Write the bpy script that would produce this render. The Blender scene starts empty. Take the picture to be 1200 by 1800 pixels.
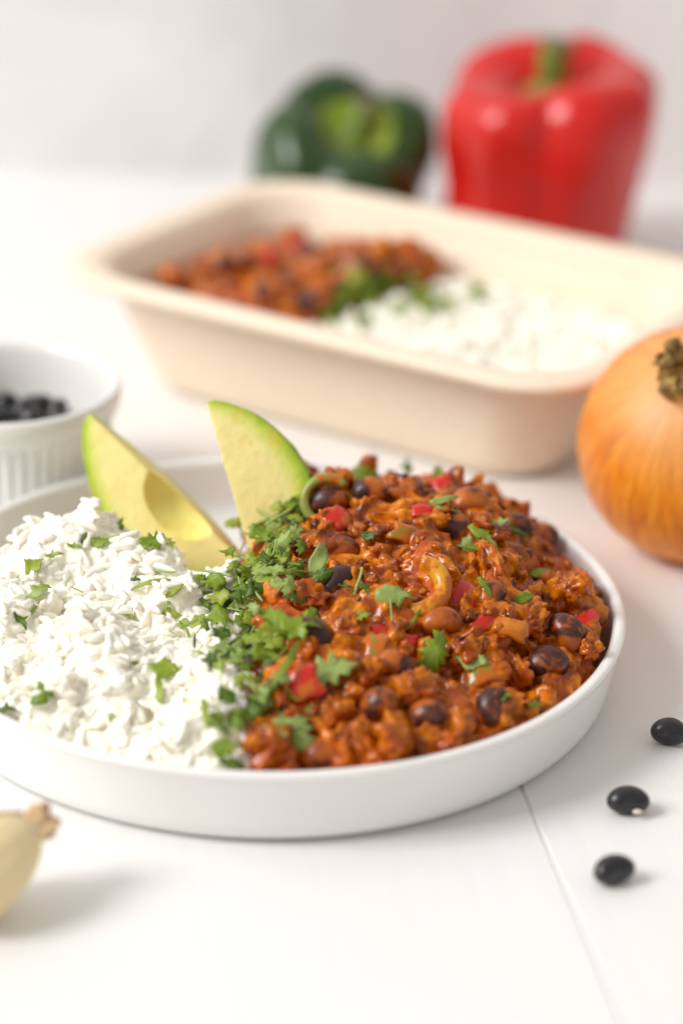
import bpy, bmesh, math, random
import numpy as np
from mathutils import Vector, Matrix, noise, Quaternion
from mathutils.bvhtree import BVHTree
from math import sin, cos, pi, radians

random.seed(7); np.random.seed(7)
SC = bpy.context.scene
COL = SC.collection

# ------------------------------------------------------------------ camera
FPX = 85/24*1200; PITCH = .4227; ROLL = .0301
CAM = Vector((.0208, -.63807, .33807))
FW = Vector((0, cos(PITCH), -sin(PITCH))); UP0 = Vector((0, sin(PITCH), cos(PITCH))); RT0 = Vector((1, 0, 0))
CX = RT0*cos(ROLL)+UP0*sin(ROLL); CY = -RT0*sin(ROLL)+UP0*cos(ROLL)
cam = bpy.data.cameras.new('camera'); camo = bpy.data.objects.new('camera', cam); COL.objects.link(camo)
cam.sensor_fit = 'HORIZONTAL'; cam.sensor_width = 24; cam.lens = 85; cam.clip_start = .01; cam.clip_end = 50
camo.matrix_world = Matrix(((CX.x, CY.x, -FW.x, CAM.x), (CX.y, CY.y, -FW.y, CAM.y), (CX.z, CY.z, -FW.z, CAM.z), (0, 0, 0, 1)))
cam.dof.use_dof = True; cam.dof.focus_distance = .684; cam.dof.aperture_fstop = 4.1
SC.camera = camo

# ------------------------------------------------------------------ world and lamps
W = bpy.data.worlds.new('World'); SC.world = W; W.use_nodes = True
bg = W.node_tree.nodes['Background']; bg.inputs[0].default_value = (1.0, .96, .915, 1); bg.inputs[1].default_value = .55

def area(name, loc, target, sx, sy, power, col):
    l = bpy.data.lights.new(name, 'AREA'); l.shape = 'RECTANGLE'; l.size = sx; l.size_y = sy; l.energy = power; l.color = col
    o = bpy.data.objects.new(name, l); COL.objects.link(o); o.location = loc
    o.rotation_euler = (Vector(target)-Vector(loc)).to_track_quat('-Z', 'Y').to_euler()
    return o
area('window_light', (-2.3, -.80, 2.0), (.05, .05, 0), 1.15, 1.3, 88, (1.0, .99, .975))
area('window_light_rear', (-1.6, .42, 1.7), (.05, .1, 0), .8, .8, 8, (1.0, .98, .96))

SC.view_settings.view_transform = 'Standard'; SC.view_settings.look = 'None'
SC.view_settings.exposure = 0.0; SC.view_settings.gamma = 1.0
SC.cycles.use_denoising = True
SC.cycles.max_bounces = 8; SC.cycles.diffuse_bounces = 5

# ------------------------------------------------------------------ helpers
def pixray(px, py):
    u = px-600; v = py-900
    return (FW + CX*(u/FPX) - CY*(v/FPX)).normalized()
def onz(px, py, z):
    d = pixray(px, py); return CAM + d*((z-CAM.z)/d.z)

def link_mesh(name, me, parent=None, mats=None):
    o = bpy.data.objects.new(name, me); COL.objects.link(o)
    if parent: o.parent = parent
    if mats:
        for m in (mats if isinstance(mats, (list, tuple)) else [mats]): me.materials.append(m)
    return o
def mesh(name, V, F, smooth=True):
    me = bpy.data.meshes.new(name); me.from_pydata([tuple(v) for v in V], [], [tuple(f) for f in F]); me.update()
    if smooth: me.polygons.foreach_set('use_smooth', [True]*len(me.polygons))
    return me
def tag(o, label, cat, group=None, kind=None):
    if label: o['label'] = label
    if cat: o['category'] = cat
    if group: o['group'] = group
    if kind: o['kind'] = kind
    return o
def empty(name, loc=(0, 0, 0)):
    o = bpy.data.objects.new(name, None); COL.objects.link(o); o.location = loc; o.empty_display_size = .01; return o
def fattr(me, name, vals):
    a = me.attributes.new(name, 'FLOAT', 'POINT'); a.data.foreach_set('value', np.asarray(vals, dtype=np.float32))

def lathe(prof, n=96, rfun=None, close_bottom=True, close_top=True):
    V = []; F = []; m = len(prof)
    for j, (r, z) in enumerate(prof):
        for i in range(n):
            t = 2*pi*i/n; rr, zz = (r, z) if rfun is None else rfun(r, z, t, j)
            V.append((rr*cos(t), rr*sin(t), zz))
    for j in range(m-1):
        for i in range(n):
            k = (i+1) % n
            F.append((j*n+i, j*n+k, (j+1)*n+k, (j+1)*n+i))
    if close_bottom: F.append(tuple(range(n-1, -1, -1)))
    if close_top: F.append(tuple((m-1)*n+i for i in range(n)))
    return V, F
def catmull(P, per=8):
    P = [Vector(p) for p in P]; out = []
    for i in range(len(P)-1):
        a = P[max(i-1, 0)]; b = P[i]; c = P[i+1]; d = P[min(i+2, len(P)-1)]
        for k in range(per):
            t = k/per
            out.append(.5*((2*b)+(c-a)*t+(2*a-5*b+4*c-d)*t*t+(3*b-a-3*c+d)*t**3))
    out.append(P[-1]); return out
def tube(path, rads, n=10, ang=0, flat=1.0):
    V = []; F = []; path = [Vector(p) for p in path]; m = len(path)
    T = [(path[min(i+1, m-1)]-path[max(i-1, 0)]).normalized() for i in range(m)]
    x = T[0].orthogonal().normalized()
    for i in range(m):
        x = (x-T[i]*x.dot(T[i])).normalized(); y = T[i].cross(x)
        for k in range(n):
            a = 2*pi*k/n+ang
            V.append(path[i]+(x*cos(a)+y*sin(a)*flat)*rads[i])
    for i in range(m-1):
        for k in range(n):
            q = (k+1) % n
            F.append((i*n+k, i*n+q, (i+1)*n+q, (i+1)*n+k))
    F.append(tuple(range(n-1, -1, -1))); F.append(tuple((m-1)*n+k for k in range(n)))
    return V, F
def ico(sub):
    bm = bmesh.new(); bmesh.ops.create_icosphere(bm, subdivisions=sub, radius=1)
    V = [v.co.copy() for v in bm.verts]; F = [tuple(v.index for v in f.verts) for f in bm.faces]; bm.free(); return V, F
ICO1, ICO2, ICO3, ICO4 = ico(1), ico(2), ico(3), ico(4)
def fbm(p, o=3):
    s = 0; a = 1
    for _ in range(o): s += a*noise.noise(p); p = p*2.03+Vector((3.1, 1.7, 9.2)); a *= .5
    return s
def joinVF(parts):
    V = []; F = []
    for v, f in parts:
        b = len(V); V += list(v); F += [tuple(i+b for i in q) for q in f]
    return V, F
def frame(o, loc, X, Z, s=1.0):
    Z = Z.normalized(); X = (X-Z*X.dot(Z)).normalized(); Y = Z.cross(X)
    o.matrix_world = Matrix(((X.x*s, Y.x*s, Z.x*s, loc[0]), (X.y*s, Y.y*s, Z.y*s, loc[1]), (X.z*s, Y.z*s, Z.z*s, loc[2]), (0, 0, 0, 1)))

# ------------------------------------------------------------------ materials
class Mt:
    def __init__(s, name):
        s.m = bpy.data.materials.new(name); s.m.use_nodes = True; s.t = s.m.node_tree; s.n = s.t.nodes; s.b = s.n['Principled BSDF']
    def node(s, typ, **kw):
        nd = s.n.new(typ)
        for k, v in kw.items():
            if hasattr(nd, k): setattr(nd, k, v)
            else: nd.inputs[k].default_value = v
        return nd
    def link(s, a, b): s.t.links.new(a, b)
    def set(s, **kw):
        for k, v in kw.items():
            k = k.replace('_', ' ')
            for i in s.b.inputs:
                if i.name.lower() == k.lower(): i.default_value = (v+(1,)) if isinstance(v, tuple) and len(v) == 3 and i.type == 'RGBA' else v
        return s
    def coord(s, kind='Object'): return s.node('ShaderNodeTexCoord').outputs[kind]
    def noise(s, scale, detail=3, rough=.5, vec=None, dist=0):
        nd = s.node('ShaderNodeTexNoise'); nd.inputs['Scale'].default_value = scale; nd.inputs['Detail'].default_value = detail
        nd.inputs['Roughness'].default_value = rough; nd.inputs['Distortion'].default_value = dist
        s.link(vec if vec is not None else s.coord(), nd.inputs['Vector']); return nd.outputs['Fac']
    def ramp(s, fac, stops, interp='LINEAR'):
        r = s.node('ShaderNodeValToRGB'); r.color_ramp.interpolation = interp
        e = r.color_ramp.elements
        while len(e) < len(stops): e.new(.5)
        for x, (p, c) in zip(e, stops): x.position = p; x.color = (*c, 1) if len(c) == 3 else c
        s.link(fac, r.inputs[0]); return r.outputs[0]
    def mix(s, fac, a, b, mode='MIX'):
        x = s.node('ShaderNodeMix'); x.data_type = 'RGBA'; x.blend_type = mode
        for v, i in ((fac, 0), (a, 6), (b, 7)):
            if isinstance(v, (int, float)): x.inputs[i].default_value = v
            elif isinstance(v, tuple): x.inputs[i].default_value = (*v, 1)
            else: s.link(v, x.inputs[i])
        return x.outputs[2]
    def math(s, op, a, b=0.0):
        x = s.node('ShaderNodeMath'); x.operation = op
        for v, i in ((a, 0), (b, 1)):
            if isinstance(v, (int, float)): x.inputs[i].default_value = v
            else: s.link(v, x.inputs[i])
        return x.outputs[0]
    def color(s, c): s.link(c, s.b.inputs['Base Color']); return s
    def bump(s, h, strength=.3, dist=.001):
        b = s.node('ShaderNodeBump'); b.inputs['Strength'].default_value = strength; b.inputs['Distance'].default_value = dist
        s.link(h, b.inputs['Height']); s.link(b.outputs[0], s.b.inputs['Normal']); return s

m = Mt('painted_wood'); M_TABLE = m.m
v = m.node('ShaderNodeMapping'); v.inputs['Scale'].default_value = (1, .06, 1); m.link(m.coord(), v.inputs[0])
g = m.noise(160, 4, .6, v.outputs[0]); g2 = m.noise(14, 3, .6)
m.color(m.mix(g2, (.85, .845, .835), (.80, .79, .778))).set(Roughness=.42, Coat_Weight=.0)
b2 = m.noise(900, 2, .6)
m.bump(m.math('ADD', m.math('MULTIPLY', g, .7), m.math('MULTIPLY', b2, .2)), .45, .0007)

m = Mt('wall_plaster'); M_WALL = m.m
a = m.noise(7, 4, .55, dist=.8); b_ = m.noise(11, 3, .6)
m.color(m.mix(b_, m.ramp(a, [(.36, (.60, .58, .575)), (.5, (.80, .785, .78)), (.64, (.90, .89, .88))]), (.82, .805, .80))).set(Roughness=.9)

m = Mt('white_porcelain'); M_PORC = m.m
m.set(Base_Color=(.84, .84, .82), Roughness=.16, Coat_Weight=.5, Coat_Roughness=.05, Subsurface_Weight=.15, Subsurface_Scale=.003)
m = Mt('ramekin_glaze'); M_RAM = m.m
m.set(Base_Color=(.84, .83, .80), Roughness=.25, Coat_Weight=.3, Coat_Roughness=.1)

m = Mt('pulp_container'); M_PULP = m.m
m.color(m.ramp(m.noise(260, 3, .7), [(.3, (.83, .685, .53)), (.7, (.87, .745, .60))])).set(Roughness=.6, Subsurface_Weight=.1, Subsurface_Scale=.004)
m.bump(m.noise(700, 2, .6), .15, .0004)

def sauce(name, shift=0.0, gl=.22):
    m = Mt(name)
    c = m.coord('Object'); n1 = m.noise(95, 4, .6, c, 1.2); n2 = m.noise(420, 3, .6, c); n3 = m.noise(40, 2, .5, c)
    base = m.ramp(n1, [(.30+shift, (.060, .010, .002)), (.44+shift, (.31, .062, .001)), (.56+shift, (.64, .172, .001)), (.70+shift, (.78, .28, .002))])
    base = m.mix(m.math('MULTIPLY', m.ramp(n2, [(.45, (0, 0, 0)), (.68, (1, 1, 1))]), .45), base, (.22, .030, .003))
    base = m.mix(m.math('MULTIPLY', m.ramp(n3, [(.5, (0, 0, 0)), (.62, (1, 1, 1))]), .5), base, (.50, .075, .004))
    m.color(base).set(Roughness=gl+.1, Coat_Weight=.6, Coat_Roughness=.05, Specular_IOR_Level=.08)
    v = m.node('ShaderNodeTexVoronoi'); v.inputs['Scale'].default_value = 750; m.link(c, v.inputs['Vector'])
    m.bump(m.math('ADD', m.math('MULTIPLY', v.outputs['Distance'], -.5), m.noise(600, 3, .6, c)), .35, .0007)
    m.link(m.ramp(m.noise(160, 2, .5, c), [(.4, (.25,)*3), (.65, (.55,)*3)]), m.b.inputs['Roughness'])
    return m.m
M_SAUCE = sauce('chili_sauce'); M_MINCE = sauce('sauced_mince', -.02); M_MINCE_D = sauce('browned_mince', .12)

m = Mt('cooked_black_bean'); M_CBEAN = m.m
oi = m.node('ShaderNodeObjectInfo').outputs['Random']
c = m.coord(); ad = m.node('ShaderNodeVectorMath'); ad.operation = 'ADD'; m.link(c, ad.inputs[0]); m.link(oi, ad.inputs[1])
n = m.noise(110, 3, .6, ad.outputs[0], .5)
th = m.math('ADD', n, m.math('MULTIPLY', m.math('SUBTRACT', oi, .5), .12))
m.color(m.ramp(th, [(.38, (.040, .011, .010)), (.47, (.085, .022, .012)), (.51, (.30, .06, .006)), (.68, (.52, .13, .006))]))
m.set(Roughness=.42, Coat_Weight=.30, Coat_Roughness=.10, Specular_IOR_Level=.3).bump(m.noise(260, 3, .6, c), .5, .0010)
m = Mt('dry_black_bean'); M_DBEAN = m.m
m.set(Base_Color=(.009, .009, .011), Roughness=.36, Coat_Weight=.25, Coat_Roughness=.22).bump(m.noise(500, 2), .08, .0003)
m = Mt('bean_hilum'); M_HIL = m.m; m.set(Base_Color=(.75, .70, .55), Roughness=.6)

def veg(name, c1, c2, rough=.2, saucy=.0):
    m = Mt(name); n = m.noise(120, 3, .5)
    col = m.mix(n, c1, c2)
    if saucy: col = m.mix(m.ramp(m.noise(190, 3, .6), [(1-saucy-.06, (0, 0, 0)), (1-saucy+.04, (1, 1, 1))]), col, (.50, .12, .004))
    m.color(col).set(Roughness=rough, Coat_Weight=.4, Coat_Roughness=.08, Specular_IOR_Level=.3)
    m.bump(m.noise(500, 2), .25, .0005); return m.m
M_RBIT = veg('red_pepper_piece', (.62, .022, .012), (.48, .010, .004), .25, .44)
M_YBIT = veg('yellow_pepper_piece', (.74, .36, .02), (.68, .27, .012), .28, .43)
M_GBIT = veg('green_pepper_piece', (.24, .22, .02), (.16, .16, .015), .3, .56)
M_GARC = veg('green_pepper_arc', (.30, .34, .06), (.22, .26, .04), .3, .42)
M_OBIT = veg('orange_pepper_piece', (.62, .22, .02), (.55, .15, .012), .28, .5)

m = Mt('cooked_rice'); M_RICE = m.m
oi = m.node('ShaderNodeObjectInfo').outputs['Random']
m.color(m.mix(m.noise(260, 2, .5), (.96, .935, .85), (.95, .90, .75)))
m.set(Roughness=.33, Subsurface_Weight=.25, Subsurface_Scale=.0012, Subsurface_Radius=(1, .97, .9), Coat_Weight=.15, Coat_Roughness=.2)

def leafmat(pale=False):
    m = Mt('cilantro_leaf_underside' if pale else 'cilantro_leaf'); oi = m.node('ShaderNodeObjectInfo').outputs['Random']
    c = m.coord(); n = m.noise(150, 3, .6, c)
    base = m.ramp(oi, [(0, (.055, .115, .004)), (.28, (.15, .26, .006)), (.52, (.31, .45, .015)), (1, (.55, .62, .07))])
    if pale: base = m.mix(n, (.50, .60, .20), (.36, .50, .10))
    else: base = m.mix(m.math('MULTIPLY', n, .4), base, (.09, .17, .006))
    sx = m.node('ShaderNodeSeparateXYZ'); m.link(c, sx.inputs[0])
    vein = m.math('LESS_THAN', m.math('ABSOLUTE', sx.outputs[1]), .00016)
    base = m.mix(m.math('MULTIPLY', vein, .45), base, (.40, .52, .18))
    m.color(base).set(Roughness=.42, Coat_Weight=.15, Coat_Roughness=.3)
    m.bump(m.noise(900, 3, .6, c), .35, .0003)
    tr = m.node('ShaderNodeBsdfTranslucent'); m.link(base, tr.inputs[0])
    mx = m.node('ShaderNodeMixShader'); mx.inputs[0].default_value = .38
    m.link(m.b.outputs[0], mx.inputs[1]); m.link(tr.outputs[0], mx.inputs[2]); m.link(mx.outputs[0], m.n['Material Output'].inputs[0])
    return m.m
M_LEAF = leafmat(); M_LEAFP = leafmat(True)
m = Mt('cilantro_stem'); M_STEM = m.m; m.set(Base_Color=(.30, .44, .10), Roughness=.35, Subsurface_Weight=.1, Subsurface_Scale=.001)

m = Mt('avocado_flesh'); M_AVO = m.m
at = m.node('ShaderNodeAttribute'); at.attribute_name = 'depth'; cv = m.node('ShaderNodeAttribute'); cv.attribute_name = 'cavity'
d = m.math('ADD', at.outputs['Fac'], m.math('MULTIPLY', m.math('SUBTRACT', m.noise(120, 3), .5), .0025))
d = m.math('MULTIPLY', d, 100)
col = m.ramp(d, [(.0, (.30, .44, .025)), (.14, (.42, .56, .05)), (.38, (.66, .71, .15)), (.75, (.86, .79, .32)), (1, (.90, .79, .33))])
col = m.mix(cv.outputs['Fac'], col, m.ramp(m.noise(90, 3), [(.35, (.72, .60, .05)), (.65, (.88, .80, .22))]))
col = m.mix(m.math('MULTIPLY', m.ramp(m.noise(60, 3, .6), [(.56, (0, 0, 0)), (.68, (1, 1, 1))]), .55), col, (.74, .50, .08))
m.color(col).set(Roughness=.6, Subsurface_Weight=.2, Subsurface_Scale=.002, Subsurface_Radius=(1, .9, .5), Specular_IOR_Level=.3).bump(m.noise(190, 4, .6), .5, .0012)

def pep(name, c1, c2):
    m = Mt(name); m.color(m.mix(m.noise(22, 2), c1, c2)).set(Roughness=.27, Coat_Weight=.2, Coat_Roughness=.12, Specular_IOR_Level=.4)
    m.bump(m.noise(60, 3), .12, .002); return m.m
M_RPEP = pep('red_pepper_skin', (.64, .011, .006), (.54, .007, .004))
M_GPEP = pep('green_pepper_skin', (.011, .042, .004), (.022, .065, .005))
m = Mt('green_cavity_skin'); M_GCAV = m.m; m.set(Base_Color=(.26, .36, .012), Roughness=.35)
m = Mt('pepper_stem'); M_PSTEM = m.m; m.color(m.mix(m.noise(70, 3), (.10, .19, .02), (.19, .26, .04))).set(Roughness=.45)
m = Mt('stem_cut'); M_PCUT = m.m; m.color(m.mix(m.noise(160, 3), (.32, .27, .13), (.16, .11, .05))).set(Roughness=.7)

m = Mt('onion_skin'); M_ONION = m.m
c = m.coord(); sp = m.node('ShaderNodeVectorMath'); sp.operation = 'MULTIPLY'; sp.inputs[1].default_value = (1, 1, 0); m.link(c, sp.inputs[0])
nn = m.node('ShaderNodeVectorMath'); nn.operation = 'NORMALIZE'; m.link(sp.outputs[0], nn.inputs[0])
zz = m.node('ShaderNodeVectorMath'); zz.operation = 'MULTIPLY'; zz.inputs[1].default_value = (0, 0, 5); m.link(c, zz.inputs[0])
ss = m.node('ShaderNodeVectorMath'); ss.operation = 'ADD'; m.link(nn.outputs[0], ss.inputs[0]); m.link(zz.outputs[0], ss.inputs[1])
st = m.noise(13, 4, .65, ss.outputs[0]); st2 = m.noise(34, 2, .6, ss.outputs[0]); st3 = m.noise(3, 2, .5, ss.outputs[0])
col = m.ramp(st, [(.3, (.58, .14, .004)), (.5, (.80, .245, .009)), (.7, (.90, .36, .035))])
col = m.mix(m.math('MULTIPLY', m.ramp(st2, [(.55, (0, 0, 0)), (.66, (1, 1, 1))]), .65), col, (.46, .11, .010))
sz = m.node('ShaderNodeSeparateXYZ'); m.link(c, sz.inputs[0])
top = m.math('MULTIPLY', m.ramp(m.math('MULTIPLY', sz.outputs[2], 25), [(.55, (0, 0, 0)), (.95, (1, 1, 1))]), .55)
col = m.mix(top, col, (.84, .50, .22))
m.color(col).set(Roughness=.34, Coat_Weight=.1, Coat_Roughness=.3, Specular_IOR_Level=.35).bump(st, .3, .0015)
m = Mt('onion_dry_neck'); M_NECK = m.m
m.color(m.ramp(m.noise(170, 4, .7), [(.3, (.07, .03, .012)), (.45, (.26, .13, .04)), (.6, (.60, .42, .12)), (.75, (.72, .58, .36))])).set(Roughness=.75).bump(m.noise(300, 3), .5, .001)

m = Mt('garlic_skin'); M_GARL = m.m
m.color(m.ramp(m.noise(35, 3), [(.3, (.82, .64, .33)), (.6, (.86, .73, .45))])).set(Roughness=.45, Subsurface_Weight=.2, Subsurface_Scale=.004)
m = Mt('garlic_dry_end'); M_GDRY = m.m
m.color(m.ramp(m.noise(160, 3), [(.35, (.42, .20, .06)), (.6, (.80, .62, .38))])).set(Roughness=.7)

# ------------------------------------------------------------------ table and wall
def box(x0, x1, y0, y1, z0, z1, bev=.0, seg=2):
    bm = bmesh.new(); bmesh.ops.create_cube(bm, size=1)
    for v in bm.verts: v.co = Vector(((x0+x1)/2+v.co.x*(x1-x0), (y0+y1)/2+v.co.y*(y1-y0), (z0+z1)/2+v.co.z*(z1-z0)))
    if bev: bmesh.ops.bevel(bm, geom=[e for e in bm.edges], offset=bev, segments=seg, affect='EDGES')
    me = bpy.data.meshes.new('box'); bm.to_mesh(me); bm.free(); return me
table = link_mesh('table', box(-1.3, 1.3, -1.2, .508, -.05, -.0205), None, M_TABLE)
tag(table, None, None, kind='structure')
PL = math.atan2(.166, .986)     # the planks run slightly askew to the view
w0 = .0601; PW = .16
for i in range(-6, 7):
    me = box(w0+i*PW+.00006, w0+(i+1)*PW-.00006, -1.1, .75, -.02, 0, .0006, 3)
    p = link_mesh('plank', me, table, M_TABLE); p.rotation_euler = (0, 0, PL)
wall = link_mesh('wall', box(-1.6, 1.6, .508, .54, -.3, 1.4), None, M_WALL); tag(wall, None, None, kind='structure')

# ------------------------------------------------------------------ plate
pr = [(0, .0022), (.088, .0022), (.0905, 0), (.095, 0), (.0985, .0012), (.1012, .005), (.1022, .010), (.1032, .016), (.1042, .0212),
      (.1048, .0226), (.1046, .0234), (.1036, .0239), (.1022, .0238), (.1012, .0230), (.1008, .0215), (.1002, .017), (.0992, .011), (.0972, .0072), (.093, .0052), (.085, .0046), (.03, .0044), (0, .0044)]
pp = [(p.x, p.y) for p in catmull([(a, b, 0) for a, b in pr], 3)]
pp = [(max(r, 0.0001), max(z, 0)) for r, z in pp]
V, F = lathe(pp, 160)
plate = link_mesh('plate', mesh('plate', V, F), None, M_PORC)
tag(plate, 'white porcelain dinner plate with upright rim holding the rice, chili and avocado', 'plate')

# ------------------------------------------------------------------ food fields
def sm(a, b, x):
    t = min(max((x-a)/(b-a), 0), 1); return t*t*(3-2*t)
def Hchili(x, y):
    r = math.hypot(x, y)
    h = .0385+.0075*math.exp(-((x-.042)**2+(y-.028)**2)/.0011)-.002*math.exp(-((x-.03)**2+(y+.05)**2)/.0006)
    h -= .0165*sm(.050, .098, r)**1.3
    h *= 1-sm(.062, .080, y-.15*x)
    h *= sm(-.016, .006, x+.0*y)
    h = min(h+.0050*noise.noise(Vector((x*62, y*62, 1.3))), .0435-.35*max(0, y-.028))+.0025*noise.noise(Vector((x*150, y*150, 5.3)))
    return h
def Hrice(x, y):
    r = math.hypot(x, y)
    h = .034+.011*noise.noise(Vector((x*34, y*34, 4.4)))+.005*noise.noise(Vector((x*85, y*85, 7.4)))
    h -= .0155*sm(.050, .098, r)**1.3
    back = .014+.006*noise.noise(Vector((x*60, 0, 2)))+.008*sm(-.035,-.048,x)-.010*sm(-.070, -.085, x)-.012*sm(-.035, -.014, x)
    h *= 1-sm(back-.012, back+.010, y)
    h += .0135*math.exp(-((x+.058)**2/.00022+(y-.012)**2/.00018))
    h += .006*math.exp(-((x+.038)**2+(y+.006)**2)/.00025)
    h *= 1-sm(-.004, .012, x)
    return min(h, .0425+.0015*noise.noise(Vector((x*200, y*200, 1))))
def field(H, x0, x1, y0, y1, n, rmax, zb=.0048):
    nx = n; ny = int(n*(y1-y0)/(x1-x0)); V = []; F = []
    idx = {}
    for j in range(ny+1):
        for i in range(nx+1):
            x = x0+(x1-x0)*i/nx; y = y0+(y1-y0)*j/ny; r = math.hypot(x, y)
            if r > rmax: x *= rmax/r; y *= rmax/r
            V.append(Vector((x, y, max(H(x, y), zb))))
    for j in range(ny):
        for i in range(nx):
            a = j*(nx+1)+i; F.append((a, a+1, a+nx+2, a+nx+1))
    return V, F
def closed_field(H, x0, x1, y0, y1, n, rmax, zb=.0048, minz=.0005):
    # top sheet over the filled area only, with a flat underside and side walls, so that the voxel remesh sees a closed volume
    V, F = field(H, x0, x1, y0, y1, n, rmax, zb)
    F = [f for f in F if max(V[i].z for i in f) > zb+.0012]
    use = sorted({i for f in F for i in f}); mp = {i: k for k, i in enumerate(use)}
    V = [V[i]+Vector((0, 0, minz)) for i in use]; F = [tuple(mp[i] for i in f) for f in F]
    k = len(V); ed = {}
    for f in F:
        for a, b in zip(f, f[1:]+f[:1]): ed[(a, b)] = 1
    S = [(b, a, a+k, b+k) for (a, b) in ed if (b, a) not in ed]
    return V+[Vector((v.x, v.y, zb-.0002)) for v in V], F+[tuple(i+k for i in reversed(f)) for f in F]+S
def blob(c, r, asp, base=ICO2, amp=.28, fr=1.1, seed=0):
    V, F = base; out = []
    R = Quaternion((random.gauss(0, 1), random.gauss(0, 1), random.gauss(0, 1), random.gauss(0, 1))).normalized()
    s = Vector((seed*3.7, seed*1.3, seed*7.1))
    for v in V:
        k = 1+amp*noise.noise(v*fr+s)+amp*.6*noise.noise(v*fr*2.7+s)+amp*.3*noise.noise(v*fr*6+s)
        p = Vector((v.x*asp[0], v.y*asp[1], v.z*asp[2]))*k*r
        out.append(R @ p + Vector(c))
    return out, F
def remesh(V, F, vox, smooth=0):
    me = mesh('tmp', V, F); o = bpy.data.objects.new('tmp', me); COL.objects.link(o)
    md = o.modifiers.new('r', 'REMESH'); md.mode = 'VOXEL'; md.voxel_size = vox; md.use_smooth_shade = True
    if smooth: sm_ = o.modifiers.new('s', 'SMOOTH'); sm_.factor = .5; sm_.iterations = smooth
    dg = bpy.context.evaluated_depsgraph_get(); out = bpy.data.meshes.new_from_object(o.evaluated_get(dg))
    bpy.data.objects.remove(o); bpy.data.meshes.remove(me); out.materials.clear()
    out.polygons.foreach_set('use_smooth', [True]*len(out.polygons)); return out
def roughen(me, amp, fr, lo=.0006, frl=260):
    n = len(me.vertices); co = np.zeros(n*3); no = np.zeros(n*3)
    me.vertices.foreach_get('co', co); me.vertices.foreach_get('normal', no)
    co = co.reshape(-1, 3); no = no.reshape(-1, 3); d = np.zeros(n)
    for i in range(n):
        p = Vector(co[i]); d[i] = amp*noise.noise(p*fr)+lo*noise.noise(p*frl)
    co += no*d[:, None]; me.vertices.foreach_set('co', co.ravel()); me.update()

def inside_rim(x, y, z, r, R=.1): return math.hypot(x, y)+r < R or z-r > .026
def build_chili(H, sample, nb, vox, clipR, xf=None, box_=(-.018, .1, -.1, .085), rmax=.0975, zb=.0048):
    parts = [closed_field(lambda x, y: H(x, y)-.0035, *box_, 60, rmax, zb)]
    k = 0
    for kind, count in (('lump', nb), ('bean', nb//9), ('crumb', int(nb*.8))):
        for _ in range(count):
            x, y = sample()
            h = H(x, y)
            if h < .009: continue
            k += 1
            if kind == 'lump': r = random.uniform(.0028, .0062); asp = random.choice([(1.25, 1, .8), (1.5, .9, .7), (1.1, 1, .6)]); b = ICO3; amp = .75; dz = random.uniform(-.0045, .0008)
            elif kind == 'bean': r = .0047; asp = (1.3, .9, .8); b = ICO2; amp = .06; dz = random.uniform(-.004, .0)
            else: r = random.uniform(.0009, .0018); asp = (1.3, 1, .8); b = ICO2; amp = .8; dz = random.uniform(-.002, .0006)
            z = h+dz
            rr = math.hypot(x, y)
            if clipR and rr+r*1.25 > clipR: s = (clipR-r*1.25)/rr; x *= s; y *= s
            parts.append(blob((x, y, z), r, asp, b, amp, 1.3, k*.37))
    V, F = joinVF(parts); me = remesh(V, F, vox, 4); roughen(me, .0005, 480, .0006, 210); return me

def samp_plate():
    while 1:
        x = random.uniform(-.008, .1); y = random.uniform(-.1, .08)
        if math.hypot(x, y) < .098: return x, y
chili = empty('chili_mound', (.045, 0, .0046)); tag(chili, 'glossy orange-brown chili of beans and mince heaped on the right half of the white plate', 'chili')
me = build_chili(Hchili, samp_plate, 520, .00075, .099)
sau = link_mesh('sauce', me, chili, M_SAUCE); sau.location = -chili.location
CH_BVH = BVHTree.FromPolygons([v.co.copy() for v in me.vertices], [tuple(p.vertices) for p in me.polygons])

def crumb_mesh(i):
    parts = [blob((0, 0, 0), 1, (1.35, 1, .75), ICO2, 1.0, 1.5, i*1.9+.3)]
    for k in range(3):
        d = Vector((random.gauss(0, 1), random.gauss(0, 1), random.gauss(0, 1))).normalized()*.75
        parts.append(blob(d, random.uniform(.35, .6), (1.2, 1, .8), ICO2, .7, 1.4, i+k*.77))
    V, F = joinVF(parts); me = mesh('mince', V, F); return me
CRUMBS = [crumb_mesh(i) for i in range(10)]
for i, me_ in enumerate(CRUMBS): me_.materials.append(M_MINCE_D if i % 3 == 0 else M_MINCE)
# object-space textures on unit crumbs are scaled by the object, so bake the size in instead
CR = []
for me_ in CRUMBS:
    for s in (.0013, .0019, .0026):
        c_ = me_.copy(); c_.transform(Matrix.Scale(s, 4)); CR.append((s, c_))
def rndrot():
    return Quaternion((random.gauss(0, 1), random.gauss(0, 1), random.gauss(0, 1), random.gauss(0, 1))).normalized()
def put(o, loc, q=None):
    o.matrix_world = Matrix.LocRotScale(Vector(loc), q or rndrot(), None)
def put_child(o, parent, loc, q=None):
    o.matrix_basis = Matrix.LocRotScale(Vector(loc)-parent.location, q or rndrot(), None)
cnt = 0
while cnt < 150:
    x, y = samp_plate()
    if x < .002 or noise.noise(Vector((x*80, y*80, 2.2))) < -.02: continue
    s, m_ = random.choice(CR)
    if math.hypot(x, y)+s*1.6 > .0985: continue
    hit = CH_BVH.ray_cast(Vector((x, y, .2)), Vector((0, 0, -1)))
    if hit[0] is None or hit[0].z < .010: continue
    o = bpy.data.objects.new('mince_crumb', m_); COL.objects.link(o); o.parent = chili
    put_child(o, chili, hit[0]-hit[1]*s*.4); cnt += 1

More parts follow.
